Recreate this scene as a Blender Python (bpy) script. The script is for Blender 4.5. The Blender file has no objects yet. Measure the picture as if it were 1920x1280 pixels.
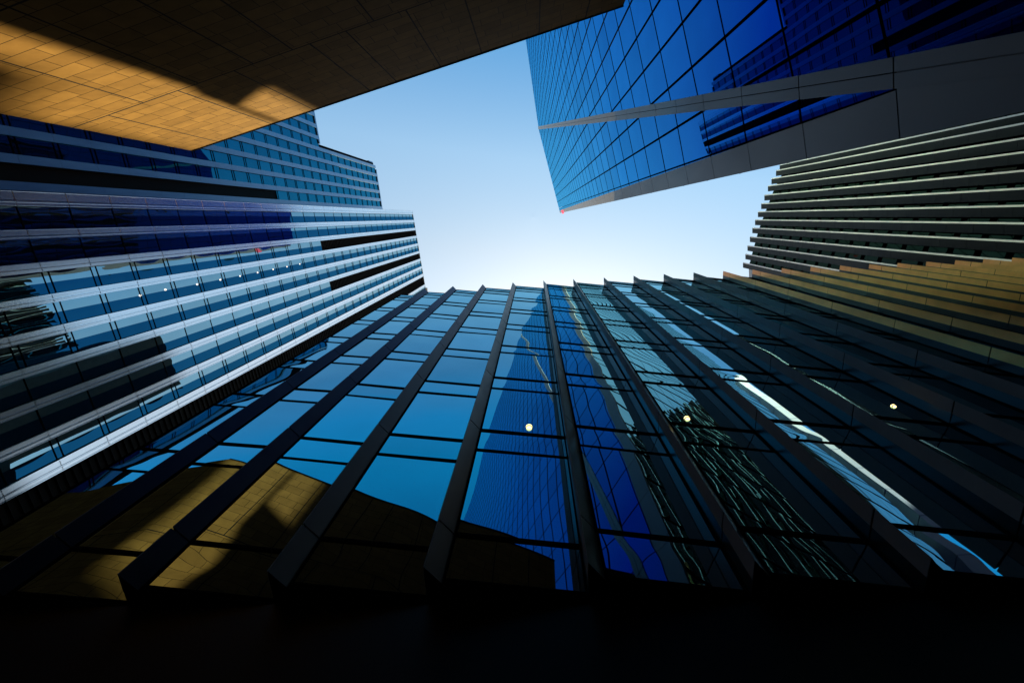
import bpy, math, random
from mathutils import Vector, Matrix
random.seed(7)
C = bpy.context.scene.collection
EYE = 1.6

# ------------------------------------------------------------------ camera
F, ZX, ZY = 853.0, 1000.0, 407.0            # focal length and zenith, in the units of a 1920 x 1280 frame
zc = Vector((ZX-960, -(ZY-640), -F)).normalized()
xc = (Vector((1, 0, 0)) - zc.x*zc).normalized()
yc = zc.cross(xc)
R3 = Matrix((xc, yc, zc))                   # camera to world
cam_d = bpy.data.cameras.new('camera')
cam = bpy.data.objects.new('camera', cam_d); C.objects.link(cam)
cam_d.sensor_width = 36.0; cam_d.lens = F/1920*36
cam_d.clip_start = 0.05; cam_d.clip_end = 3000
M = R3.to_4x4(); M.translation = (0, 0, EYE)
cam.matrix_world = M
bpy.context.scene.camera = cam

# ------------------------------------------------------------------ light
SUN_EL = math.radians(56); SUN_H = Vector((.146, .989, 0)).normalized()
sd = Vector((SUN_H.x*math.cos(SUN_EL), SUN_H.y*math.cos(SUN_EL), math.sin(SUN_EL)))
w = bpy.data.worlds.new('World'); bpy.context.scene.world = w; w.use_nodes = True
nt = w.node_tree; nt.nodes.clear()
sky = nt.nodes.new('ShaderNodeTexSky'); sky.sky_type = 'NISHITA'; sky.sun_disc = False
sky.sun_elevation = SUN_EL; sky.sun_rotation = math.atan2(SUN_H.x, SUN_H.y)
sky.air_density = 1.0; sky.dust_density = 1.2; sky.ozone_density = 1.5; sky.altitude = 0
bg = nt.nodes.new('ShaderNodeBackground'); bg.inputs['Strength'].default_value = 0.14
wo = nt.nodes.new('ShaderNodeOutputWorld')
# thin haze: the sky pales towards the sun's side and deepens away from it
tcw = nt.nodes.new('ShaderNodeTexCoord'); dt = nt.nodes.new('ShaderNodeVectorMath'); dt.operation = 'DOT_PRODUCT'
dt.inputs[1].default_value = (-.12, .99, 0)
nt.links.new(tcw.outputs['Generated'], dt.inputs[0])
mrw = nt.nodes.new('ShaderNodeMapRange'); mrw.inputs['From Min'].default_value = -.7; mrw.inputs['From Max'].default_value = .5
nt.links.new(dt.outputs['Value'], mrw.inputs['Value'])
crw = nt.nodes.new('ShaderNodeValToRGB'); cr = crw.color_ramp
keys = [(-.7, (.025, .62, .85)), (-.5, (.035, .86, 1.0)), (-.42, (.09, .84, 1.0)), (-.32, (.36, .74, .80)), (-.11, (.86, 1.0, .84)), (.08, (1.0, .97, .74)), (.5, (1.0, .92, .72))]
while len(cr.elements) < len(keys): cr.elements.new(.5)
for el, (yv, c) in zip(cr.elements, keys): el.position = (yv+.7)/1.2; el.color = (*c, 1)
nt.links.new(mrw.outputs['Result'], crw.inputs['Fac'])
mxw = nt.nodes.new('ShaderNodeMix'); mxw.data_type = 'RGBA'; mxw.blend_type = 'MULTIPLY'; mxw.inputs['Factor'].default_value = 1
nt.links.new(sky.outputs[0], mxw.inputs['A']); nt.links.new(crw.outputs['Color'], mxw.inputs['B'])
nt.links.new(mxw.outputs['Result'], bg.inputs[0]); nt.links.new(bg.outputs[0], wo.inputs[0])
sl = bpy.data.lights.new('sun', 'SUN'); sl.energy = 5.0; sl.angle = math.radians(1.5); sl.color = (1.0, .80, .45)
so = bpy.data.objects.new('sun', sl); C.objects.link(so)
so.rotation_euler = sd.to_track_quat('Z', 'Y').to_euler(); so.location = (0, 60, 200)
sc = bpy.context.scene
sc.view_settings.view_transform = 'Standard'; sc.view_settings.look = 'None'
sc.view_settings.exposure = 1.33; sc.view_settings.gamma = 1.0
sc.cycles.max_bounces = 10; sc.cycles.glossy_bounces = 7; sc.cycles.diffuse_bounces = 3
sc.cycles.caustics_reflective = False; sc.cycles.caustics_refractive = False
sc.cycles.sample_clamp_indirect = 4.0

# ------------------------------------------------------------------ helpers
def ray(px, py):
    return R3 @ Vector((px-960, -(py-640), -F))
def at(px, py, h):
    d = ray(px, py); return d*(h/d.z)
def onplane(px, py, p0, n):
    d = ray(px, py); return d*(p0.dot(n)/d.dot(n))
R3T = R3.transposed()
def proj(p):
    c = R3T @ p
    if c.z >= -1e-4: return None
    return (960+F*c.x/-c.z, 640-F*c.y/-c.z)

Z = Vector((0, 0, 1))
class MB:
    """collects faces; heights are measured from the eye, so EYE is added when built"""
    def __init__(s): s.v = []; s.f = []; s.smooth = []
    def add(s, vs, fs, smooth=False):
        o = len(s.v); s.v += [tuple(v) for v in vs]
        for f in fs: s.f.append(tuple(o+i for i in f)); s.smooth.append(smooth)
    def quad(s, a, b, c, d): s.add([a, b, c, d], [(0, 1, 2, 3)])
    def poly(s, pts): s.add(pts, [tuple(range(len(pts)))])
    def prism(s, plan, z0, z1):
        n = len(plan)
        vs = [Vector((p[0], p[1], z0)) for p in plan]+[Vector((p[0], p[1], z1)) for p in plan]
        fs = [(i, (i+1) % n, n+(i+1) % n, n+i) for i in range(n)]+[tuple(range(n))[::-1], tuple(range(n, 2*n))]
        s.add(vs, fs)
    def box(s, o, u, v, n):
        """corner o and three edge vectors"""
        vs = [o, o+u, o+u+v, o+v, o+n, o+u+n, o+u+v+n, o+v+n]
        s.add(vs, [(3, 2, 1, 0), (4, 5, 6, 7), (0, 1, 5, 4), (1, 2, 6, 5), (2, 3, 7, 6), (3, 0, 4, 7)])
    def ladder(s, o, u, n, zs, w, t):
        """a frame of rails (pairs of heights) joined by two stiles, one connected piece"""
        ud = u.normalized(); L = u.length; xs = [0, w, L-w, L]; rows = []
        vs = []; fs = []
        for z0, z1 in zs:
            for z in (z0, z1):
                rows.append(len(vs))
                for x in xs: vs += [o+ud*x+Z*z+n*t, o+ud*x+Z*z-n*.02]
        def strip(r0, r1, cols):
            for c in cols:
                a = r0+2*c; b = r1+2*c
                fs.append((a, a+2, b+2, b)); fs.append((a+1, b+1, b+3, a+3))
            fs.append((r0+2*cols[0], r1+2*cols[0], r1+2*cols[0]+1, r0+2*cols[0]+1))
            e = 2*(cols[-1]+1); fs.append((r0+e, r0+e+1, r1+e+1, r1+e))
        for k in range(len(rows)-1):
            if k % 2 == 0:
                strip(rows[k], rows[k+1], [0, 1, 2])
                for q in (rows[k], rows[k+1]):
                    for c in range(3): fs.append((q+2*c, q+2*c+1, q+2*c+3, q+2*c+2))
            else:
                strip(rows[k], rows[k+1], [0]); strip(rows[k], rows[k+1], [2])
        s.add(vs, fs)
    def pane(s, o, u, v, n, amp, res, rnd, tilt=0.0):
        """a slightly bowed sheet of glass from corner o along u and v"""
        vs = []
        tu, tv = rnd.uniform(-tilt, tilt), rnd.uniform(-tilt, tilt)
        k1, k2, ph = rnd.uniform(-.5, .5), rnd.uniform(-.5, .5), rnd.uniform(0, 6.28)
        lu, lv = u.length, v.length
        for j in range(res+1):
            for i in range(res+1):
                a, b = i/res, j/res
                sa, sb = math.sin(math.pi*a), math.sin(math.pi*b)
                d = amp*(sa*sb*(1+k1*math.cos(2*math.pi*a+ph)+k2*math.cos(2*math.pi*b+ph)) + .35*sb*math.cos(math.pi*(a*1.5+k1*3)) + .35*sa*math.cos(math.pi*(b*1.5+k2*3)))
                d += tu*(a-.5)*lu + tv*(b-.5)*lv
                vs.append(o+u*a+v*b+n*d)
        fs = [(j*(res+1)+i, j*(res+1)+i+1, (j+1)*(res+1)+i+1, (j+1)*(res+1)+i) for j in range(res) for i in range(res)]
        s.add(vs, fs, True)
    def build(s, name, mat, parent=None):
        me = bpy.data.meshes.new(name)
        me.from_pydata([(x, y, z+EYE) for x, y, z in s.v], [], s.f)
        me.polygons.foreach_set('use_smooth', s.smooth)
        me.materials.append(mat); me.update()
        o = bpy.data.objects.new(name, me); C.objects.link(o)
        if parent is not None:
            o.parent = parent; o.matrix_parent_inverse = Matrix.Translation(-Vector(parent.location))
        return o

def thing(name, loc, label, cat, group=None):
    o = bpy.data.objects.new(name, None); C.objects.link(o); o.location = loc
    o['label'] = label; o['category'] = cat
    if group: o['group'] = group
    o.empty_display_size = .5
    return o

def area_px(pts):
    q = [proj(p) for p in pts]
    if any(a is None for a in q): return 0
    cx = sum(a[0] for a in q)/len(q); cy = sum(a[1] for a in q)/len(q)
    if not (-60 < cx < 1980 and -60 < cy < 1340): return 0
    return abs(sum(q[i][0]*q[(i+1) % len(q)][1]-q[(i+1) % len(q)][0]*q[i][1] for i in range(len(q))))/2

class Panes:
    """window panes of one building: the hundred that show largest become parts, the rest one part"""
    def __init__(s, parent, name='window', seed=1): s.l = []; s.parent = parent; s.name = name; s.r = random.Random(seed)
    def add(s, o, u, v, n, amp, mat, wt=1.0, tilt=0.0):
        c = [o, o+u, o+u+v, o+v]
        s.l.append((area_px(c)*wt, o, u, v, n, amp, mat, tilt))
    def build(s, res=10, limit=100, low=4):
        s.l.sort(key=lambda t: -t[0])
        rest = {}
        for i, (a, o, u, v, n, amp, mat, tilt) in enumerate(s.l):
            if i < limit and a > 0:
                m = MB(); m.pane(o, u, v, n, amp, res, s.r, tilt); m.build(s.name, mat, s.parent)
            else:
                m = rest.setdefault(mat.name, (MB(), mat))[0]
                m.pane(o, u, v, n, amp, low, s.r, tilt)
        for m, mat in rest.values():
            b = m.build(s.name+'s', mat, s.parent); b['kind'] = 'stuff'

# ------------------------------------------------------------------ materials
def newmat(name):
    m = bpy.data.materials.new(name); m.use_nodes = True
    t = m.node_tree; t.nodes.clear()
    return m, t, t.nodes.new('ShaderNodeOutputMaterial')
def glass(name, front, graze, base=(.004, .006, .009), rough=0.0, power=.35, dirt=.06, curve=1.0, stops=None):
    """opaque coated solar glass: a tinted mirror whose tint pales towards grazing angles"""
    m, t, out = newmat(name)
    lw = t.nodes.new('ShaderNodeLayerWeight'); lw.inputs['Blend'].default_value = power
    mx = t.nodes.new('ShaderNodeMix'); mx.data_type = 'RGBA'
    mx.inputs['A'].default_value = (*front, 1); mx.inputs['B'].default_value = (*graze, 1)
    pw = t.nodes.new('ShaderNodeMath'); pw.operation = 'POWER'; pw.inputs[1].default_value = curve
    if stops:
        rm = t.nodes.new('ShaderNodeValToRGB')
        while len(rm.color_ramp.elements) < len(stops): rm.color_ramp.elements.new(.5)
        for el, (ps_, c) in zip(rm.color_ramp.elements, stops): el.position = ps_; el.color = (*c, 1)
        t.links.new(lw.outputs['Facing'], rm.inputs['Fac'])
    t.links.new(lw.outputs['Facing'], pw.inputs[0]); t.links.new(pw.outputs[0], mx.inputs['Factor'])
    tc = t.nodes.new('ShaderNodeTexCoord'); nz = t.nodes.new('ShaderNodeTexNoise')
    nz.inputs['Scale'].default_value = .6; nz.inputs['Detail'].default_value = 6
    t.links.new(tc.outputs['Object'], nz.inputs['Vector'])
    rp = t.nodes.new('ShaderNodeMapRange'); rp.inputs['To Min'].default_value = 1-dirt; rp.inputs['To Max'].default_value = 1.0
    rp.inputs['From Min'].default_value = .35; rp.inputs['From Max'].default_value = .65
    t.links.new(nz.outputs['Fac'], rp.inputs['Value'])
    ml = t.nodes.new('ShaderNodeMix'); ml.data_type = 'RGBA'; ml.blend_type = 'MULTIPLY'; ml.inputs['Factor'].default_value = 1
    t.links.new(rm.outputs['Color'] if stops else mx.outputs['Result'], ml.inputs['A']); t.links.new(rp.outputs['Result'], ml.inputs['B'])
    oi = t.nodes.new('ShaderNodeObjectInfo'); rv = t.nodes.new('ShaderNodeMapRange')
    rv.inputs['To Min'].default_value = .88; rv.inputs['To Max'].default_value = 1.05
    t.links.new(oi.outputs['Random'], rv.inputs['Value'])
    mv = t.nodes.new('ShaderNodeMath'); mv.operation = 'MULTIPLY'
    t.links.new(rp.outputs['Result'], mv.inputs[0]); t.links.new(rv.outputs['Result'], mv.inputs[1]); t.links.new(mv.outputs[0], ml.inputs['B'])
    g = t.nodes.new('ShaderNodeBsdfGlossy'); g.inputs['Roughness'].default_value = rough
    t.links.new(ml.outputs['Result'], g.inputs['Color'])
    d = t.nodes.new('ShaderNodeBsdfDiffuse'); d.inputs['Color'].default_value = (*base, 1)
    a = t.nodes.new('ShaderNodeAddShader')
    t.links.new(g.outputs[0], a.inputs[0]); t.links.new(d.outputs[0], a.inputs[1]); t.links.new(a.outputs[0], out.inputs[0])
    return m
def solid(name, col, rough=.5, metal=0.0, spec=.5, var=.18, scale=1.2, bump=0.0, stretch=None):
    m, t, out = newmat(name)
    p = t.nodes.new('ShaderNodeBsdfPrincipled')
    p.inputs['Roughness'].default_value = rough; p.inputs['Metallic'].default_value = metal
    p.inputs['Specular IOR Level'].default_value = spec
    tc = t.nodes.new('ShaderNodeTexCoord'); nz = t.nodes.new('ShaderNodeTexNoise')
    nz.inputs['Scale'].default_value = scale; nz.inputs['Detail'].default_value = 7; nz.inputs['Roughness'].default_value = .6
    if stretch:
        mp = t.nodes.new('ShaderNodeMapping'); mp.inputs['Scale'].default_value = stretch
        t.links.new(tc.outputs['Object'], mp.inputs['Vector']); t.links.new(mp.outputs[0], nz.inputs['Vector'])
    else: t.links.new(tc.outputs['Object'], nz.inputs['Vector'])
    rp = t.nodes.new('ShaderNodeMapRange'); rp.inputs['From Min'].default_value = .3; rp.inputs['From Max'].default_value = .7
    rp.inputs['To Min'].default_value = 1-var; rp.inputs['To Max'].default_value = 1+var
    t.links.new(nz.outputs['Fac'], rp.inputs['Value'])
    ml = t.nodes.new('ShaderNodeMix'); ml.data_type = 'RGBA'; ml.blend_type = 'MULTIPLY'; ml.inputs['Factor'].default_value = 1
    ml.inputs['A'].default_value = (*col, 1); t.links.new(rp.outputs['Result'], ml.inputs['B'])
    t.links.new(ml.outputs['Result'], p.inputs['Base Color'])
    r2 = t.nodes.new('ShaderNodeMapRange'); r2.inputs['To Min'].default_value = max(.02, rough*.8); r2.inputs['To Max'].default_value = min(1, rough*1.2)
    t.links.new(nz.outputs['Fac'], r2.inputs['Value']); t.links.new(r2.outputs['Result'], p.inputs['Roughness'])
    if bump:
        b = t.nodes.new('ShaderNodeBump'); b.inputs['Strength'].default_value = bump; b.inputs['Distance'].default_value = .02
        t.links.new(nz.outputs['Fac'], b.inputs['Height']); t.links.new(b.outputs[0], p.inputs['Normal'])
    t.links.new(p.outputs[0], out.inputs[0])
    return m
def lamp_mat(name, col, s):
    m, t, out = newmat(name); e = t.nodes.new('ShaderNodeEmission')
    e.inputs['Color'].default_value = (*col, 1); e.inputs['Strength'].default_value = s
    t.links.new(e.outputs[0], out.inputs[0]); return m
def stone(name):
    """sawn sandstone slabs in running bond; the mesh's own x runs along the wall, z up"""
    m, t, out = newmat(name)
    p = t.nodes.new('ShaderNodeBsdfPrincipled'); p.inputs['Roughness'].default_value = .7; p.inputs['Specular IOR Level'].default_value = .03
    tc = t.nodes.new('ShaderNodeTexCoord'); sp = t.nodes.new('ShaderNodeSeparateXYZ'); cb = t.nodes.new('ShaderNodeCombineXYZ')
    t.links.new(tc.outputs['Object'], sp.inputs[0]); t.links.new(sp.outputs['X'], cb.inputs['X']); t.links.new(sp.outputs['Z'], cb.inputs['Y'])
    br = t.nodes.new('ShaderNodeTexBrick'); br.inputs['Scale'].default_value = 1.0
    br.inputs['Brick Width'].default_value = 1.22; br.inputs['Row Height'].default_value = .61
    br.inputs['Mortar Size'].default_value = .013; br.inputs['Mortar Smooth'].default_value = .2
    br.offset = .37; br.offset_frequency = 2; br.squash = .82; br.squash_frequency = 3
    br.inputs['Color1'].default_value = (.238, .136, .037, 1); br.inputs['Color2'].default_value = (.182, .102, .027, 1); br.inputs['Mortar'].default_value = (.02, .012, .005, 1)
    t.links.new(cb.outputs[0], br.inputs['Vector'])
    nz = t.nodes.new('ShaderNodeTexNoise'); nz.inputs['Scale'].default_value = 1.7; nz.inputs['Detail'].default_value = 8
    t.links.new(cb.outputs[0], nz.inputs['Vector'])
    rp = t.nodes.new('ShaderNodeMapRange'); rp.inputs['From Min'].default_value = .3; rp.inputs['From Max'].default_value = .7; rp.inputs['To Min'].default_value = .82; rp.inputs['To Max'].default_value = 1.1
    t.links.new(nz.outputs['Fac'], rp.inputs['Value'])
    ml = t.nodes.new('ShaderNodeMix'); ml.data_type = 'RGBA'; ml.blend_type = 'MULTIPLY'; ml.inputs['Factor'].default_value = 1
    t.links.new(br.outputs['Color'], ml.inputs['A']); t.links.new(rp.outputs['Result'], ml.inputs['B'])
    t.links.new(ml.outputs['Result'], p.inputs['Base Color'])
    b = t.nodes.new('ShaderNodeBump'); b.inputs['Strength'].default_value = .6; b.inputs['Distance'].default_value = .02; b.invert = True
    t.links.new(br.outputs['Fac'], b.inputs['Height']); t.links.new(b.outputs[0], p.inputs['Normal'])
    t.links.new(p.outputs[0], out.inputs[0])
    return m

G_AZURE = glass('azure_glass', (.17, .155, .20), (.46, .86, .92))
G_PARAPET = glass('parapet_glass', (.10, .62, .80), (.4, .8, .95))
G_ULTRA = glass('ultramarine_glass', (.001, .022, .235), (.06, .50, .74), power=.5, stops=[(0, (.001, .03, .075)), (.35, (.001, .032, .15)), (.55, (.001, .042, .33)), (.8, (.03, .26, .60)), (1, (.12, .60, .86))])
G_CYAN = glass('pale_cyan_glass', (.11, .33, .38), (.5, .75, .8))
G_NAVY = glass('navy_glass', (.0025, .05, .11), (.025, .19, .33))
G_STRIP = glass('pale_strip_glass', (.22, .36, .40), (.45, .62, .66), base=(.022, .021, .010))
G_TEAL = glass('teal_glass', (.006, .085, .13), (.03, .28, .42))
G_DARK = glass('smoked_glass', (.012, .018, .011), (.03, .045, .03), base=(.002, .003, .002))
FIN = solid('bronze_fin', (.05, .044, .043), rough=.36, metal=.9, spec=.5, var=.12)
FIN_BOUNCE = solid('bounced_sun_plate', (.90, .33, .10), rough=.36, metal=.9, var=.12)  # gold colour stands in for sunlight bounced onto the right-hand fins
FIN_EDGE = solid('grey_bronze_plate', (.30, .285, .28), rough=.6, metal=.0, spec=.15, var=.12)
BLACK = solid('black_frame', (.006, .006, .007), rough=.8, spec=.0, var=.1)
GRANITE = solid('black_granite', (.006, .006, .007), rough=.55, spec=.15, scale=6)
PIER = solid('pale_aluminium', (.99, .93, .90), rough=.2, metal=.9, var=.04, scale=.35, stretch=(1, 1, .3))
RIB = solid('polished_aluminium', (.92, .90, .90), rough=.12, metal=1.0, var=.04)
BAND = solid('brushed_blue_grey_metal', (.22, .31, .41), rough=.4, metal=.8, var=.08, stretch=(1, 1, .2))
LOUVRE = solid('brown_black_louvre', (.014, .010, .007), rough=.7, spec=.1)
PANEL = solid('grey_aluminium_panel', (.25, .245, .265), rough=.5, metal=.25, var=.08, scale=.8, stretch=(1, 1, .4))
SLATE = solid('slate_metal', (.02, .0225, .028), rough=.65, metal=.0, spec=.12, var=.1)
WHITE = solid('white_metal_edge', (.95, .73, .70), rough=.42, metal=.3, var=.06)
PALE = solid('pale_lilac_panel', (.34, .38, .72), rough=.55, var=.05)
CONCRETE = solid('dark_concrete', (.12, .12, .12), rough=.8)
ROOF = solid('grey_roof', (.16, .16, .16), rough=.9)
STONE = stone('sandstone')
JOINT = solid('dark_joint', (.012, .008, .005), rough=.9, spec=.1)
PAVING = solid('grey_paving', (.06, .057, .055), rough=.85, scale=.5, bump=.2)
GLOW = lamp_mat('warm_lamp', (1.0, .78, .32), 1.2)
SPOT = lamp_mat('white_downlight', (1.0, .86, .72), .8)
REDGLOW = lamp_mat('red_glow', (1.0, .12, .18), .6)

# ------------------------------------------------------------------ ground
m = MB(); m.quad(Vector((-900, -900, -EYE)), Vector((900, -900, -EYE)), Vector((900, 900, -EYE)), Vector((-900, 900, -EYE)))
g = m.build('ground', PAVING); g['kind'] = 'structure'

# ------------------------------------------------------------------ the dark glass building with fins
HC = 40.0
tips_px = [(797, 541), (849.5, 536.3), (905.3, 533), (961.6, 529.3), (1019, 525.8), (1075, 523), (1132.3, 520), (1188, 516.6), (1244.6, 513.6), (1300.5, 510.7), (1356, 508),
           (1411, 505.5), (1466, 502.7), (1520, 500), (1575, 497.7), (1630, 495.2), (1683, 493), (1737, 490.4), (1791, 487.8), (1844, 485.5), (1898, 483)]
tips = [at(x, y, 1.0)*HC for x, y in tips_px]
tips = [2*tips[0]-tips[1]] + tips + [tips[-1]+(tips[-1]-tips[-2])*k for k in (1, 2, 3)]
for t in tips: t.z = 0
FLOORS = [7.39+4.45*k for k in range(8)]         # floor lines seen between panes
BASE = 6.15
office = thing('office_building', (10, 12, 0), 'dark office block with black vertical fins and sawtooth bays of blue mirror glass', 'building')
px_off = Panes(office, seed=3)
fins_z = [BASE]+FLOORS+[HC]
A_OFF, B_OFF = Vector((.30, .33, 0)), Vector((.03, .70, 0))
for i, t in enumerate(tips):
    a, b = t+A_OFF, t+B_OFF
    k = i-1
    f = MB()
    for z0, z1 in zip(fins_z[:-1], fins_z[1:]):
        f.prism([t, a, b], z0+.02, z1-.02)
    f.prism([t+Vector((.05, .07, 0)), a+Vector((-.03, .03, 0)), b+Vector((.01, -.04, 0))], BASE+.02, HC-.04)
    if i == 0: f = MB(); f.prism([a+Vector((-.06, .02, 0)), a+Vector((.0, .0, 0)), a+Vector((.0, .12, 0)), a+Vector((-.06, .12, 0))], BASE, HC)
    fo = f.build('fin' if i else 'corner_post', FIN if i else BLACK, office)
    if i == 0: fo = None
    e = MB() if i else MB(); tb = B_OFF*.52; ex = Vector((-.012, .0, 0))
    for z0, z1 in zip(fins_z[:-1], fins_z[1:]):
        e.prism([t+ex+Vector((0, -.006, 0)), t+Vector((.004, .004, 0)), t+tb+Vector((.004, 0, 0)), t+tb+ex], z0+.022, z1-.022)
    if fo: e.build('edge_plate', FIN_BOUNCE if k >= 10 else FIN_EDGE, fo)  # right-hand plates carry the bounced sunlight in their colour
    if i+1 < len(tips):
        a0 = a; b0 = tips[i+1]+B_OFF
        u = b0-a0; L = u.length; ud = u/L; n = Vector((ud.y, -ud.x, 0))
        zz = [BASE]+FLOORS
        fr = MB(); rails = []
        wt = 1.0 if k <= 7 else .02
        for j, z0 in enumerate(zz):
            z1 = zz[j+1] if j+1 < len(zz) else 39.25
            tr = z1-1.13 if j+1 < len(zz) else None
            segs = [(z0+.04, tr-.016), (tr+.016, z1-.04)] if tr else [(z0+.04, z1-.04)]
            for s0, s1 in segs:
                px_off.add(a0+Z*s0, u, Z*(s1-s0), n, (.0045 if k < 5 else .0025) if s1-s0 > 1.5 else .002, G_AZURE, wt, .005)
            rails.append((z0-.04, z0+.04))
            if tr: rails.append((tr-.016, tr+.016))
        rails[0] = (BASE-.0, BASE+.04)
        rails += [(39.2, 39.25), (39.95, 40.0)]
        fr.ladder(a0, u, n, rails, .03, .035)
        fr.build('window_frame', BLACK, office)
        pg = MB(); pg.pane(a0+Z*39.25, u, Z*.7, n, .002, 4, random.Random(i)); pg.build('parapet_glass', G_PARAPET, office)
px_off.build(res=12)
bk = MB()
e0, e1 = tips[0], tips[-1]
bk.prism([e0+Vector((.32, .75, 0)), e1+Vector((.05, .75, 0)), e1+Vector((1, 22, 0)), e0+Vector((1, 22, 0))], BASE, 39.0)
bk.build('wall', CONCRETE, office)
bs = MB(); bs.prism([e0+Vector((.26, .45, 0)), e1+Vector((0, .45, 0)), e1+Vector((1, 22, 0)), e0+Vector((1, 22, 0))], -EYE, BASE-.005)
bs.build('base_wall', GRANITE, office)
rb_ = MB(); rb_.prism([Vector((-44, 29, 0)), Vector((-13.8, 29, 0)), Vector((-13.8, 48, 0)), Vector((-44, 48, 0))], -EYE, 84)  # unseen block, added to shade the sandstone return and lower wall
rb_.prism([Vector((-13.79, 29.5, 0)), Vector((-10.5, 29.5, 0)), Vector((-10.5, 47, 0)), Vector((-13.79, 47, 0))], -EYE, 66.5)
rb_.build('shade_block', CONCRETE, office)
rs = MB(); rs.prism([Vector((-8.1, 11.6, 0)), Vector((42, 8.6, 0)), Vector((42, 20, 0)), Vector((-8.1, 20, 0))], 39.01, 66)  # unseen roof screen and mast, added to shape the sun patch on the sandstone
rs.prism([Vector((-12.0, 7.6, 0)), Vector((-11.7, 7.6, 0)), Vector((-11.7, 8.0, 0)), Vector((-12.0, 8.0, 0))], 39.01, 50)
rs.build('added_sun_screen', CONCRETE, office)

# lit round lamps on brackets along the office front
def wall_lamp(p, label, r):
    t = thing('wall_lamp', (p.x, p.y, p.z+EYE), label, 'lamp', 'round lamps along the dark office front')
    m = MB(); N, K = 20, 12
    vs = []
    for j in range(K+1):
        th = math.pi*j/K
        for i in range(N):
            ph = 2*math.pi*i/N
            vs.append(p+Vector((r*math.sin(th)*math.cos(ph), r*math.sin(th)*math.sin(ph), r*math.cos(th))))
    fs = [(j*N+i, j*N+(i+1) % N, (j+1)*N+(i+1) % N, (j+1)*N+i) for j in range(K) for i in range(N)]
    m.add(vs, fs, True); m.build('globe', GLOW, t)
    m = MB()
    ring = [p+Vector((q*r*math.cos(2*math.pi*i/N), q*r*math.sin(2*math.pi*i/N), dz*r)) for dz, q in ((-.60, .84), (-.32, .99)) for i in range(N)]
    m.add(ring, [(i, (i+1) % N, N+(i+1) % N, N+i) for i in range(N)], True)
    m.build('band', BLACK, t)
    m = MB(); m.box(p+Vector((-.05, .02, -.05)), Vector((.1, 0, 0)), Vector((0, .25, 0)), Vector((0, 0, .1))); m.build('bracket', BLACK, t)
def on_bay(px, py, k):      # a point on the glass of bay k
    a0 = tips[k]+A_OFF; b0 = tips[k+1]+B_OFF; uu = b0-a0
    return onplane(px, py, a0, Vector((uu.y, -uu.x, 0)))
wall_lamp(on_bay(992, 801, 4), 'round glowing lamp on the blue glass just left of the middle fin', .10)
wall_lamp(on_bay(1288, 785, 6), 'round glowing lamp below the pale rippled reflection in a narrow glass bay', .085)
wall_lamp(on_bay(1675, 762, 8), 'small yellow lamp alone among the black fins at right', .07)

# ------------------------------------------------------------------ sandstone building
HB = 26.0
P0 = at(360, 283, HB); P1 = at(1168, 12, HB)
u = P1-P0; u.z = 0; LB = u.length; u.normalize(); nb = Vector((-u.y, u.x, 0))
p0 = Vector((P0.x, P0.y, 0))
beige = thing('sandstone_building', (p0.x, p0.y, 0), 'warm sandstone slab wall with dark joints, half lit golden by the sun', 'building')
me = bpy.data.meshes.new('wall')
dep = 16.0
wd_ = Vector((-1, -.30, 0)).normalized(); WL = 19.0       # the return wall beyond the corner
wl = (WL*wd_.dot(u), WL*wd_.dot(nb))
vs = [(0, 0, 0), (LB, 0, 0), (LB, -dep, 0), (wl[0], -dep-8, 0), (wl[0], wl[1], 0)]
vs = vs+[(x, y, HB+EYE) for x, y, z in vs]
me.from_pydata(vs, [], [(i, (i+1) % 5, 5+(i+1) % 5, 5+i) for i in range(5)]+[(5, 6, 7, 8, 9), (4, 3, 2, 1, 0)])
me.materials.append(STONE)
ow = bpy.data.objects.new('wall', me); C.objects.link(ow); ow.parent = beige
beige.rotation_euler = (0, 0, math.atan2(u.y, u.x))
def bj(u0, u1, z0, z1, o0=-.01, o1=.004):
    return (p0+u*u0+nb*o0+Z*z0, u*(u1-u0), Z*(z1-z0), nb*(o1-o0))
m = MB()
w_ = .028
m.box(*bj(0, LB, 19.3-w_, 19.3+w_))
for x in (3.3, 5.78, 8.18, 9.85, 13.2, 15.6, 18.0, 20.4, 22.6): m.box(*bj(x-w_, x+w_, -EYE, 19.3-w_-.001))
for x in (1.65, 4.85, 7.33, 10.57, 12.05, 14.46, 16.66, 19.65, 22.0): m.box(*bj(x-w_, x+w_, 19.3+w_+.001, HB-.06))
for z in (12.6, 6.0):
    m.box(*bj(0, LB, z-w_, z+w_, -.01, .003))
def place_local(mb, name, mat):
    o = mb.build(name, mat)
    o.parent = beige
    o.matrix_parent_inverse = (Matrix.Translation(beige.location) @ Matrix.Rotation(beige.rotation_euler.z, 4, 'Z')).inverted()
    return o
nw = Vector((wd_.y, -wd_.x, 0))
if nw.y < 0: nw = -nw
m.box(p0+wd_*.02+Z*(19.3-w_)-nw*.01, wd_*(WL-.02), Z*2*w_, nw*.014)
for x in (2.4, 4.9, 7.4, 9.9, 12.4, 14.9): m.box(p0+wd_*(x-w_)+Z*(-EYE)-nw*.01, wd_*2*w_, Z*(19.3-w_-.001+EYE), nw*.014)
for x in (1.2, 3.7, 6.2, 8.7, 11.2, 13.7): m.box(p0+wd_*(x-w_)+Z*(19.3+w_+.001)-nw*.01, wd_*2*w_, Z*(HB-.06-19.3-w_), nw*.014)
place_local(m, 'panel_joint', JOINT)
m = MB(); m.box(p0-u*.03+nb*.03+Z*(HB-.05), u*(LB+.06), Z*.09, -nb*.5); place_local(m, 'coping', BLACK)

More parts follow.
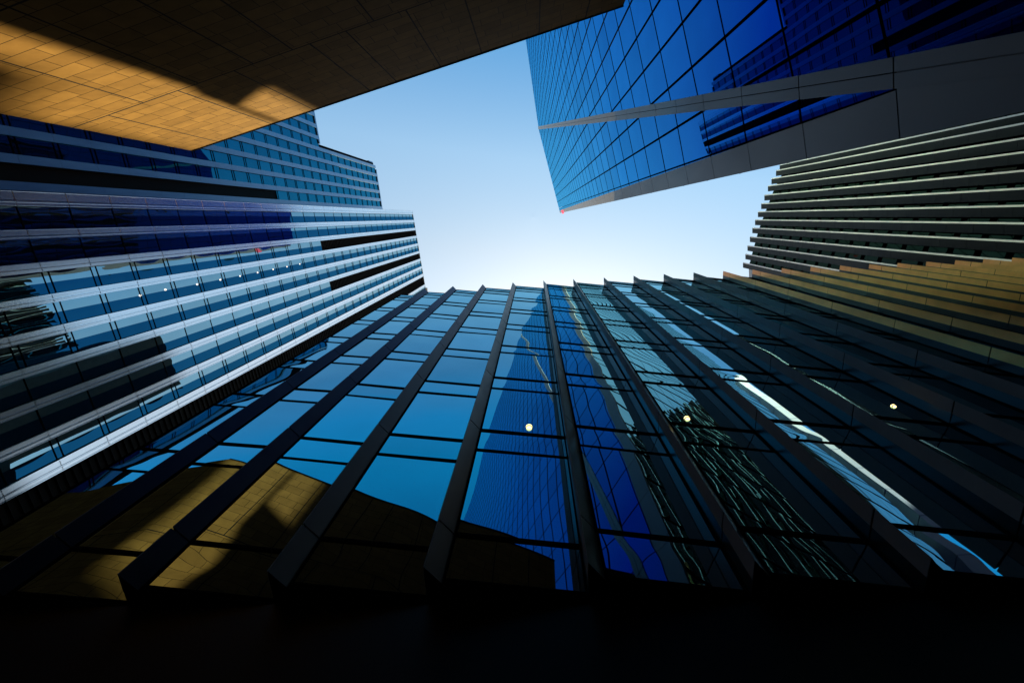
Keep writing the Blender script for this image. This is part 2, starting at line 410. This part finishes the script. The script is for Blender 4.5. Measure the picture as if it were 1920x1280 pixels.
# ------------------------------------------------------------------ striped tower
FL = 1.35; HL = 135.0
C1 = at(773, 400, HL); C2 = at(797, 540, HL)
d = C2-C1; d.z = 0; d.normalize(); n = Vector((d.y, -d.x, 0)); c1 = Vector((C1.x, C1.y, 0))
striped = thing('striped_tower', (c1.x, c1.y, 0), 'glass tower striped with bright silver piers, nearer of the two towers at left', 'building')
def sp(y): return (y+.77)/.9927*FL
# pier start, pier end, pane end (next pier start follows)
cols = [(-1.28, -.52, -.08), (.60, 1.12, 1.42), (2.25, 2.74, 3.31), (3.89, 4.34, 4.86), (5.51, 5.99, 6.49), (7.13, 7.60, 8.2), (8.76, 9.24, 9.72), (10.40, 10.90, 11.40), (12.02, 12.66, 12.66), (14.4, 14.9, 15.4), (16.0, 16.5, 17.0), (17.7, 18.2, 18.7), (19.3, 19.9, 19.9)]
FH = 2.67*FL; nfl = int((HL+EYE)/FH)
zs = [HL-FH*(k+1) for k in range(nfl)][::-1]
slots = {2: 54.2*FL, 5: 53.8*FL, 8: -EYE}
pl = Panes(striped, seed=5); pst = Panes(striped, 'side_pane', seed=6)
dbl = {2, 3, 4, 7}
for i, (s0, s1, s2) in enumerate(cols):
    a, b, c_ = sp(s0), sp(s1), sp(s2)
    e = sp(cols[i+1][0]) if i+1 < len(cols) else c_
    pr = MB(); wd = b-a
    for z in zs:
        pr.box(c1+d*a+Z*(z+.035)-n*.3, d*wd, Z*(FH-.07), n*.42)
    pr.box(c1+d*(a+.03)+Z*(-EYE)-n*.3, d*(wd-.06), Z*(HL+EYE), n*.39)
    po = pr.build('pier', PIER, striped)
    rb = MB()
    for q in (.03, .55 if i > 1 else .72, .93):
        rb.box(c1+d*(a+wd*q)+Z*(-EYE)+n*.122, d*.045, Z*(HL+EYE), n*.06)
    r_ = rb.build('rib', RIB, po)
    gv = MB()
    for q in (.0, .62, .985):
        gv.box(c1+d*(a+wd*q)+Z*(-EYE)+n*.122, d*.028, Z*(HL+EYE), n*.012)
    gv.build('groove', LOUVRE, po)
    zslot = slots.get(i, 1e9)
    fr = MB(); rails = []
    if e-b > .05:
        for z in zs:
            zt = z+FH
            if z+FH*.5 > zslot: continue
            dz = (.10, .42) if i in dbl else (.05, None)
            if c_-b > .05:
                pst.add(c1+d*b+Z*(z+.03), d*(c_-b), Z*(FH-.06), n, .002, G_STRIP, 1, .004)
            pl.add(c1+d*c_+Z*(z+.03), d*(e-c_), Z*(FH-.06), n, .003, G_NAVY, 1, .003)
            rails.append((z-.035, z+.035))
            if i in dbl: rails.append((z+.42, z+.49))
        if rails: fr.ladder(c1+d*b, d*(e-b), n, rails, .02, .035)
        if zslot < HL:
            z0 = min([z for z in zs if z+FH*.5 > zslot] or [HL]); z0 = -EYE if zslot < 0 else z0
            lv = MB(); lv.box(c1+d*(b+.01)+Z*z0-n*.5, d*(e-b-.02), Z*(HL-z0-.1), n*.3)
            zz_ = z0+.4
            while zz_ < HL-.3:
                lv.box(c1+d*(b+.02)+Z*zz_-n*.19, d*(e-b-.04), Z*.06, n*.12); zz_ += .6
            lv.build('louvre', LOUVRE, striped)
    if fr.v: fr.build('window_frame', BLACK, striped)
pl.build(res=8); pst.build(res=6)
end = sp(cols[-1][2])
m = MB(); m.prism([c1+d*sp(-1.2)-n*.33, c1+d*end-n*.33, c1+d*end-n*30, c1+d*sp(-1.2)-n*30], -EYE, HL-.6); m.build('core_wall', BLACK, striped)
m = MB(); m.box(c1+d*sp(-1.28)+Z*HL-n*.6, d*(end-sp(-1.28)), Z*.35, n*.75); m.build('parapet', PIER, striped)
for x, y in [(263, 554), (310, 543), (369.5, 533), (413, 524.5), (450, 517.5), (483, 511), (512, 505), (538, 500), (562, 495)]:
    q = onplane(x, y, C1, n)
    m = MB(); N = 10
    for nn, rr in ((.012, .09),):
        m.add([q+n*nn+d*(rr*math.cos(6.283*i/N))+Z*(rr*1.6*math.sin(6.283*i/N)) for i in range(N)]+[q-n*.02+d*(rr*math.cos(6.283*i/N))+Z*(rr*1.6*math.sin(6.283*i/N)) for i in range(N)], [tuple(range(N))]+[(i, (i+1) % N, N+(i+1) % N, N+i) for i in range(N)])
    m.build('ceiling_light', SPOT, striped)

# ------------------------------------------------------------------ dark blue tower behind
HD = 145.0; FD = HD/100
D1 = at(702, 303, HD); D2 = at(716, 393, HD)
d = D2-D1; d.z = 0; d.normalize(); n = Vector((d.y, -d.x, 0)); d1 = Vector((D1.x, D1.y, 0))
bluedk = thing('stepped_tower', (d1.x, d1.y, 0), 'dark blue glass tower with a stepped roof, behind the silver striped tower', 'building')
def sd_(y): return (y+11.16)/.9963*FD
pd = Panes(bluedk, seed=8)
FH = 2.72*FD
ys = [-1.87-1.65*k for k in range(-3, 9)]
beige_poly = [(0, 215), (360, 283), (1170, 13)]
def hid(p):
    q = proj(p)
    if q is None: return True
    x, y = q
    return y < (215+68*x/360 if x < 360 else 283-270*(x-360)/810)
for y in ys:
    a = sd_(y-.27); b = sd_(y+.27); e = sd_(y+1.65-.27)
    low = (y+.5) < -11.2
    top = 74.4*FD if low else HD
    bd = MB()
    z = top
    while z > -EYE:
        z0 = max(-EYE, z-FH); bd.box(d1+d*a+Z*(z0+.015)-n*.1, d*(b-a), Z*(z-z0-.03), n*.22); z -= FH
    bd.box(d1+d*(a+.03)+Z*(-EYE)-n*.1, d*(b-a-.06), Z*(top+EYE), n*.2)
    bd.build('spandrel_band', BAND, bluedk)
    fr = MB(); z = top-FH; rails = []
    slot = 43*FD if abs(y+3.52) < .3 else None
    while z > -EYE:
        if slot is None or z > slot+20:
            o = d1+d*b+Z*(z+.03)-n*.12
            pd.add(o, d*(e-b), Z*(FH-.06), n, .003, G_TEAL, 0 if hid(o) else 1, .004)
            rails += [(z+.45, z+.55), (z-.05, z+.05)]
        z -= FH
    if rails: fr.ladder(d1+d*b-n*.1, d*(e-b), n, rails[::-1], .03, .03); fr.build('window_frame', BLACK, bluedk)
    if slot is not None:
        lv = MB(); lv.box(d1+d*(b+.01)+Z*(-EYE)-n*.4, d*(e-b-.02), Z*(slot+20+FH+EYE), n*.2); lv.build('louvre', LOUVRE, bluedk)
pd.build(res=6)
m = MB(); m.prism([d1+d*sd_(-10.9)-n*.3, d1+d*sd_(4)-n*.3, d1+d*sd_(4)-n*30, d1+d*sd_(-10.9)-n*30], -EYE, HD-.5)
m.prism([d1+d*sd_(-16.3)-n*.3, d1+d*sd_(-10.92)-n*.3, d1+d*sd_(-10.92)-n*30, d1+d*sd_(-16.3)-n*30], -EYE, 74.4*FD-.5)
m.build('core_wall', BLACK, bluedk)
m = MB()
m.box(d1+d*sd_(-9.6)+Z*HD-n*.6, d*(sd_(4)-sd_(-9.6)), Z*.5, n*.72)
m.box(d1+d*sd_(-11.1)+Z*(HD-4)-n*3, d*(sd_(-9.6)-sd_(-11.1)), Z*3.5, n*2.6)
m.box(d1+d*sd_(-16.3)+Z*74.4*FD-n*.6, d*(sd_(-10.95)-sd_(-16.3)), Z*.5, n*.72)
m.build('parapet', BAND, bluedk)

# ------------------------------------------------------------------ ultramarine tower
HU = 145.0
K = at(1010, 243, HU); P = at(1050, 399.5, HU)
n2 = (P-K).cross(Z).normalized()                 # the lower facet stands upright between K and P
if n2.x > 0: n2 = -n2
Q = onplane(1680, 166, K, n2)
nm = Vector((.22, 1, 0)).cross(Q-K).normalized()  # the upper facet, folded along K-Q
if nm.x > 0: nm = -nm
ultra = thing('blue_glass_tower', (Q.x, Q.y, 0), 'tall deep blue mirror glass tower with grey diagonal band and grey corner column', 'building')
def mp(y, z): return Vector((K.x-(nm.y*(y-K.y)+nm.z*(z-K.z))/nm.x, y, z))
def fac(y, z): return Vector((K.x-(n2.y*(y-K.y)+n2.z*(z-K.z))/n2.x, y, z))
def bandbot(z): return K.y+(HU-z)*(Q.y-K.y)/(HU-Q.z)
def bandtop(z): return min(-3.86-(z-14.81)/6.02, bandbot(z)-.05)
def inner_y(z): return -2.61+max(0, z-12)*.0055
RAKE = -.28
def roofz(y): return HU+.965*(y-K.y)
def clip(poly, f):
    out = []
    for i in range(len(poly)):
        p, q = poly[i], poly[(i+1) % len(poly)]
        fp, fq = f(p), f(q)
        if fp >= 0: out.append(p)
        if fp*fq < 0: out.append(p+(q-p)*(fp/(fp-fq)))
    return out
pu = Panes(ultra, seed=9)
cf = [13.84+3.43*k for k in range(-5, 48)]
ym = [-2.5-1.87*k for k in range(0, 36)]
cut = MB()
for j in range(len(cf)-1):
    c0, c1 = cf[j]+.03, cf[j+1]-.03
    for i in range(len(ym)-1):
        y0, y1 = ym[i+1]+.045, ym[i]-.045
        zc_ = lambda y, c: c+RAKE*y
        quad_ = [(y0, zc_(y0, c0)), (y1, zc_(y1, c0)), (y1, zc_(y1, c1)), (y0, zc_(y0, c1))]
        band_in = [bandtop(z)-y for y, z in quad_]; roof_in = [roofz(y)-.3-z for y, z in quad_]
        if all(v <= 0 for v in band_in) or all(v <= 0 for v in roof_in): continue
        q3 = [mp(y, z) for y, z in quad_]
        if min(band_in) > 0 and min(roof_in) > 0:
            pu.add(q3[0], q3[1]-q3[0], q3[3]-q3[0], nm, .0012, G_ULTRA, 1, .0012)
        else:
            pp = clip(clip(q3, lambda p: bandtop(p.z)-p.y), lambda p: roofz(p.y)-.3-p.z)
            if len(pp) > 2: cut.poly(pp)
cut.build('cut_pane', G_ULTRA, ultra)
def yband_at(c):     # where a raking floor line meets the band
    lo, hi = -60, 0
    for _ in range(50):
        md = (lo+hi)/2
        if md < bandtop(c+RAKE*md): lo = md
        else: hi = md
    return lo
fr = MB()
for y in ym[1:]:
    z_hi = min(roofz(y)-.3, 14.81-(y+3.86)*6.02) if y < K.y else 14.81-(y+3.86)*6.02
    z_hi = min(z_hi, roofz(y)-.3)
    if z_hi > 1:
        a, b = mp(y-.05, -EYE), mp(y-.05, z_hi); fr.box(a-nm*.03, mp(y+.05, -EYE)-a, b-a, nm*.05)
for c in cf:
    y1 = yband_at(c); y0 = ym[-1]
    yr = (HU-.965*K.y-.3-c)/(RAKE-.965)      # meets the sloping roof
    y0 = max(y0, yr)
    if y1 > y0+.2:
        a = mp(y0, c+RAKE*y0-.028); fr.box(a-nm*.03, mp(y1, c+RAKE*y1-.028)-a, Vector((0, 0, .056)), nm*.045)
fr.build('mullion_grid', BLACK, ultra)
# the diagonal band
bn = MB(); jn = MB()
zk = [Q.z-3.43]+[Q.z+3.43*k for k in range(0, 60)]; zk = [z for z in zk if z < HU-1]+[HU]
for z0, z1 in zip(zk[:-1], zk[1:]):
    z0 += .02; z1 -= .02
    for lo, hi in ((0, .47), (.51, 1.0)):
        def bp(z, t): y = bandtop(z)+(bandbot(z)-bandtop(z))*t; return mp(y, z)
        q = [bp(z0, lo), bp(z0, hi), bp(z1, hi), bp(z1, lo)]
        bn.add([p+nm*.05 for p in q]+[p-nm*.2 for p in q], [(0, 1, 2, 3), (0, 4, 5, 1), (1, 5, 6, 2), (2, 6, 7, 3), (3, 7, 4, 0)])
bn.build('diagonal_band', PANEL, ultra)
q = [mp(bandtop(7), 7), mp(bandbot(7), 7), mp(bandbot(HU), HU), mp(bandtop(HU), HU)]
jn.poly([p-nm*.02 for p in q]); jn.build('band_joint', BLACK, ultra)
# facet below the band
def fp(p_line, z):
    a, b = p_line; t = (z-a.z)/(b.z-a.z); return a+(b-a)*t
corner = (Vector((7.98, -1.70, 0)), Vector((P.x, P.y, HU)))
zt_f = [18.23+3.52*k for k in range(-2, 40)]
zt_f = [z for z in zt_f if z < HU-.5]+[HU]
ymf = [-.85-1.76*k for k in range(0, 15)]
cut = MB(); fr = MB()
for j in range(len(zt_f)-1):
    z0, z1 = zt_f[j]+.03, zt_f[j+1]-.03
    for i in range(len(ymf)-1):
        y0, y1 = ymf[i+1]+.04, ymf[i]-.04
        if y1 < bandbot(z1) or y0 > inner_y(z1): continue
        if y0 > bandbot(z0) and y1 < inner_y(z0):
            o = fac(y0, z0); pu.add(o, fac(y1, z0)-o, fac(y0, z1)-o, n2, .0035, G_ULTRA, 1, .0015)
        else:
            pp = clip(clip([fac(y0, z0), fac(y1, z0), fac(y1, z1), fac(y0, z1)], lambda p: p.y-bandbot(p.z)), lambda p: inner_y(p.z)-p.y)
            if len(pp) > 2: cut.poly(pp)
cut.build('cut_pane', G_ULTRA, ultra)
for y in ymf[2:]:
    zl = HU-(y-K.y)*(HU-Q.z)/(Q.y-K.y)
    zh = HU if y < -2.7 else 12
    if zl < zh-1:
        a, b = fac(y-.05, zl), fac(y-.05, zh)
        fr.box(a-n2*.03, fac(y+.05, zl)-a, b-a, n2*.05)
for z in zt_f[:-1]:
    yb = bandbot(z)
    if yb < inner_y(z)-.1: fr.box(fac(yb, z-.028)-n2*.03, fac(inner_y(z), z-.028)-fac(yb, z-.028), Vector((0, 0, .056)), n2*.045)
fr.build('mullion_grid', BLACK, ultra)
pu.build(res=6, low=2)
# grey corner column and the plain panels at the foot
cc = MB(); pj = MB()
side = Vector((1, -.36, 0)).normalized()
zz = [-EYE, 3.6, 7.4, Q.z]+[Q.z+3.52*k for k in range(1, 45)]
zz = [z for z in zz if z < HU-1]+[HU]
for z0, z1 in zip(zz[:-1], zz[1:]):
    a0, a1 = z0+.018, z1-.018
    i0 = fac(inner_y(a0), a0); i1 = fac(inner_y(a1), a1)
    o0, o1 = fp(corner, a0), fp(corner, a1)
    q = [i0, o0, o1, i1]
    bck = [i0-nm*.5, o0+side*.14, o1+side*.14, i1-nm*.5]
    cc.add(q+bck, [(0, 1, 2, 3), (1, 5, 6, 2), (0, 4, 5, 1), (3, 2, 6, 7)])
    if z1 < Q.z+.1:
        l0, l1 = mp(min(bandtop(a0), inner_y(a0)-.02), a0)+nm*.005, mp(min(bandtop(a1), inner_y(a1)-.02), a1)+nm*.005
        cc.quad(l0, i0, i1, l1)
cc.build('corner_column', PANEL, ultra)
pj.add([fac(-2.75, -EYE)-nm*.08, fp(corner, -EYE)-nm*.08, fp(corner, HU)-nm*.08, fac(-2.2, HU)-nm*.08], [(0, 1, 2, 3)])
pj.build('panel_joint', BLACK, ultra)
# side face, turned away from the camera, in pale glass
ps = Panes(ultra, 'side_window', seed=11)
ns = Vector((.36, 1, 0)).normalized()
sm = MB(); s0b = corner[0]+side*.14; s0t = corner[1]+side*.14; zf = [-EYE+3.52*k for k in range(42)]
for z0, z1 in zip(zf[:-1], zf[1:]):
    for k in range(25):
        o = fp((s0b, s0t), z0)+side*(1.6*k+.03)
        ps.add(o+Z*.03, side*1.54, Z*(z1-z0-.06), ns, .003, G_CYAN, 1, .003)
    sm.box(fp((s0b, s0t), z0)-Z*.04-ns*.03, side*40, Z*.08, ns*.06)
sm.build('mullion_grid', BLACK, ultra)
ps.build(res=6, low=6, limit=0)
m = MB()
m.prism([mp(ym[-1], 60)-nm*.8, mp(K.y, 60)-nm*.8, Vector((P.x, P.y, 0))-nm*.6+side*.5-ns*.6, corner[1]+side*40-ns*.6, mp(ym[-1], 60)+Vector((30, 0, 0))], -EYE, 99)
m.prism([mp(K.y, 140)-nm*.8, Vector((P.x, P.y, 0))-nm*.6+side*.5-ns*.6, corner[1]+side*40-ns*.6, mp(K.y, 140)+Vector((25, 0, 0))], 99.01, HU-1)
m.build('core_wall', BLACK, ultra)
m = MB(); q = onplane(1057, 394, K, n2)
m.box(q-Vector((.1, .1, .2))+n2*.1, Vector((.3, .9, 0)), Z*1.6, n2*.4); m.build('roof_light', REDGLOW, ultra)

# ------------------------------------------------------------------ grey tower of tall vertical blades
HR = 100.0; SR = HR/60
def z8(x, y): return (1340+x/3.31, 220+y/3.31)
rt = [(403, 300), (380, 335), (352, 385), (330, 430), (308, 487), (288, 540), (268, 590), (250, 640), (233, 690), (218, 745), (203, 800), (190, 852), (175, 905)]
T = [at(*z8(*p), HR) for p in rt]
for t in T: t.z = 0
T = [T[0]+(T[0]-T[1])*k for k in (4, 3, 2, 1)] + T
slat = thing('bladed_tower', (T[8].x, T[8].y, 0), 'dark grey tower of overlapping vertical blades with thin white edges, at right', 'building')
dr = Vector((.14, .95, 0)); FHR = 3.25
pr_ = Panes(slat, seed=12)
for i, t in enumerate(T):
    r = t+dr; wv = Vector((.035, -.20, 0))
    hw = HR+(.6 if i % 3 == 0 else 0)
    f = MB(); e = MB(); z = HR
    while z > -EYE:
        z0 = max(-EYE, z-FHR)
        f.prism([t, r, r+Vector((.12, -.03, 0)), t+Vector((.3, -.1, 0))][::-1], z0+.015, z-.015)
        e.prism([t+Vector((-.004, -.004, 0)), t+Vector((.29, -.06, 0)), t+wv+Vector((.26, .05, 0)), t+wv][::-1], z0+.01, z-.01)
        z -= FHR
    f.prism([t+Vector((.03, .03, 0)), r+Vector((.03, -.03, 0)), r+Vector((.1, -.05, 0)), t+Vector((.25, 0, 0))][::-1], -EYE, HR-.1)
    b = f.build('blade', SLATE, slat); e.build('blade_edge', WHITE, b)
    if i+1 < len(T):
        o = r+Vector((.45, -.3, 0)); nx = T[i+1]+dr+Vector((.45, -.3, 0)); uu = nx-o
        z = HR-1.2; nn = Vector((uu.y, -uu.x, 0)).normalized()
        if nn.x > 0: nn = -nn
        while z > -EYE+FHR:
            pr_.add(o+Z*(z-FHR+.5), uu*.96, Z*(FHR-.8), nn, .002, G_DARK, 1, .006); z -= FHR
pr_.build(res=4)
a, b = T[0]+dr+Vector((.6, 0, 0)), T[-1]+dr+Vector((.6, 0, 0))
m = MB(); m.prism([p+dr+Vector((.62, -.3, 0)) for p in T]+[T[-1]+Vector((25, 0, 0)), T[0]+Vector((25, 0, 0))], -EYE, HR-1.3); m.build('core_wall', BLACK, slat)
m = MB()
e = T[-1]+dr+Vector((.12, .05, 0))
for k in range(3): m.box(e+Vector((.12, .75, 0))*k+Z*(-EYE), Vector((.11, .72, 0)), Z*(HR-2.5+EYE), Vector((.5, -.05, 0)))
m.build('end_panel', PANEL, slat)

# ------------------------------------------------------------------ slender pale tower beyond, seen mirrored in the fins' glass
slim = thing('slender_tower', (38.5, -11, 0), 'slender pale lilac tower, a white streak mirrored between the black fins', 'building')
m = MB(); z = 74.0; SP = [Vector((37.5, -10.25, 0)), Vector((38.7, -9.85, 0)), Vector((39.1, -10.9, 0)), Vector((37.7, -11.3, 0))]
while z > -EYE:
    z0 = max(-EYE, z-4.2); m.prism(SP, z0+.04, z-.04); z -= 4.2
m.build('cladding', PALE, slim)
m = MB(); cen = sum(SP, Vector((0, 0, 0)))/4; m.prism([p+(cen-p)*.12 for p in SP], -EYE, 73.8); m.build('core_wall', BLACK, slim)
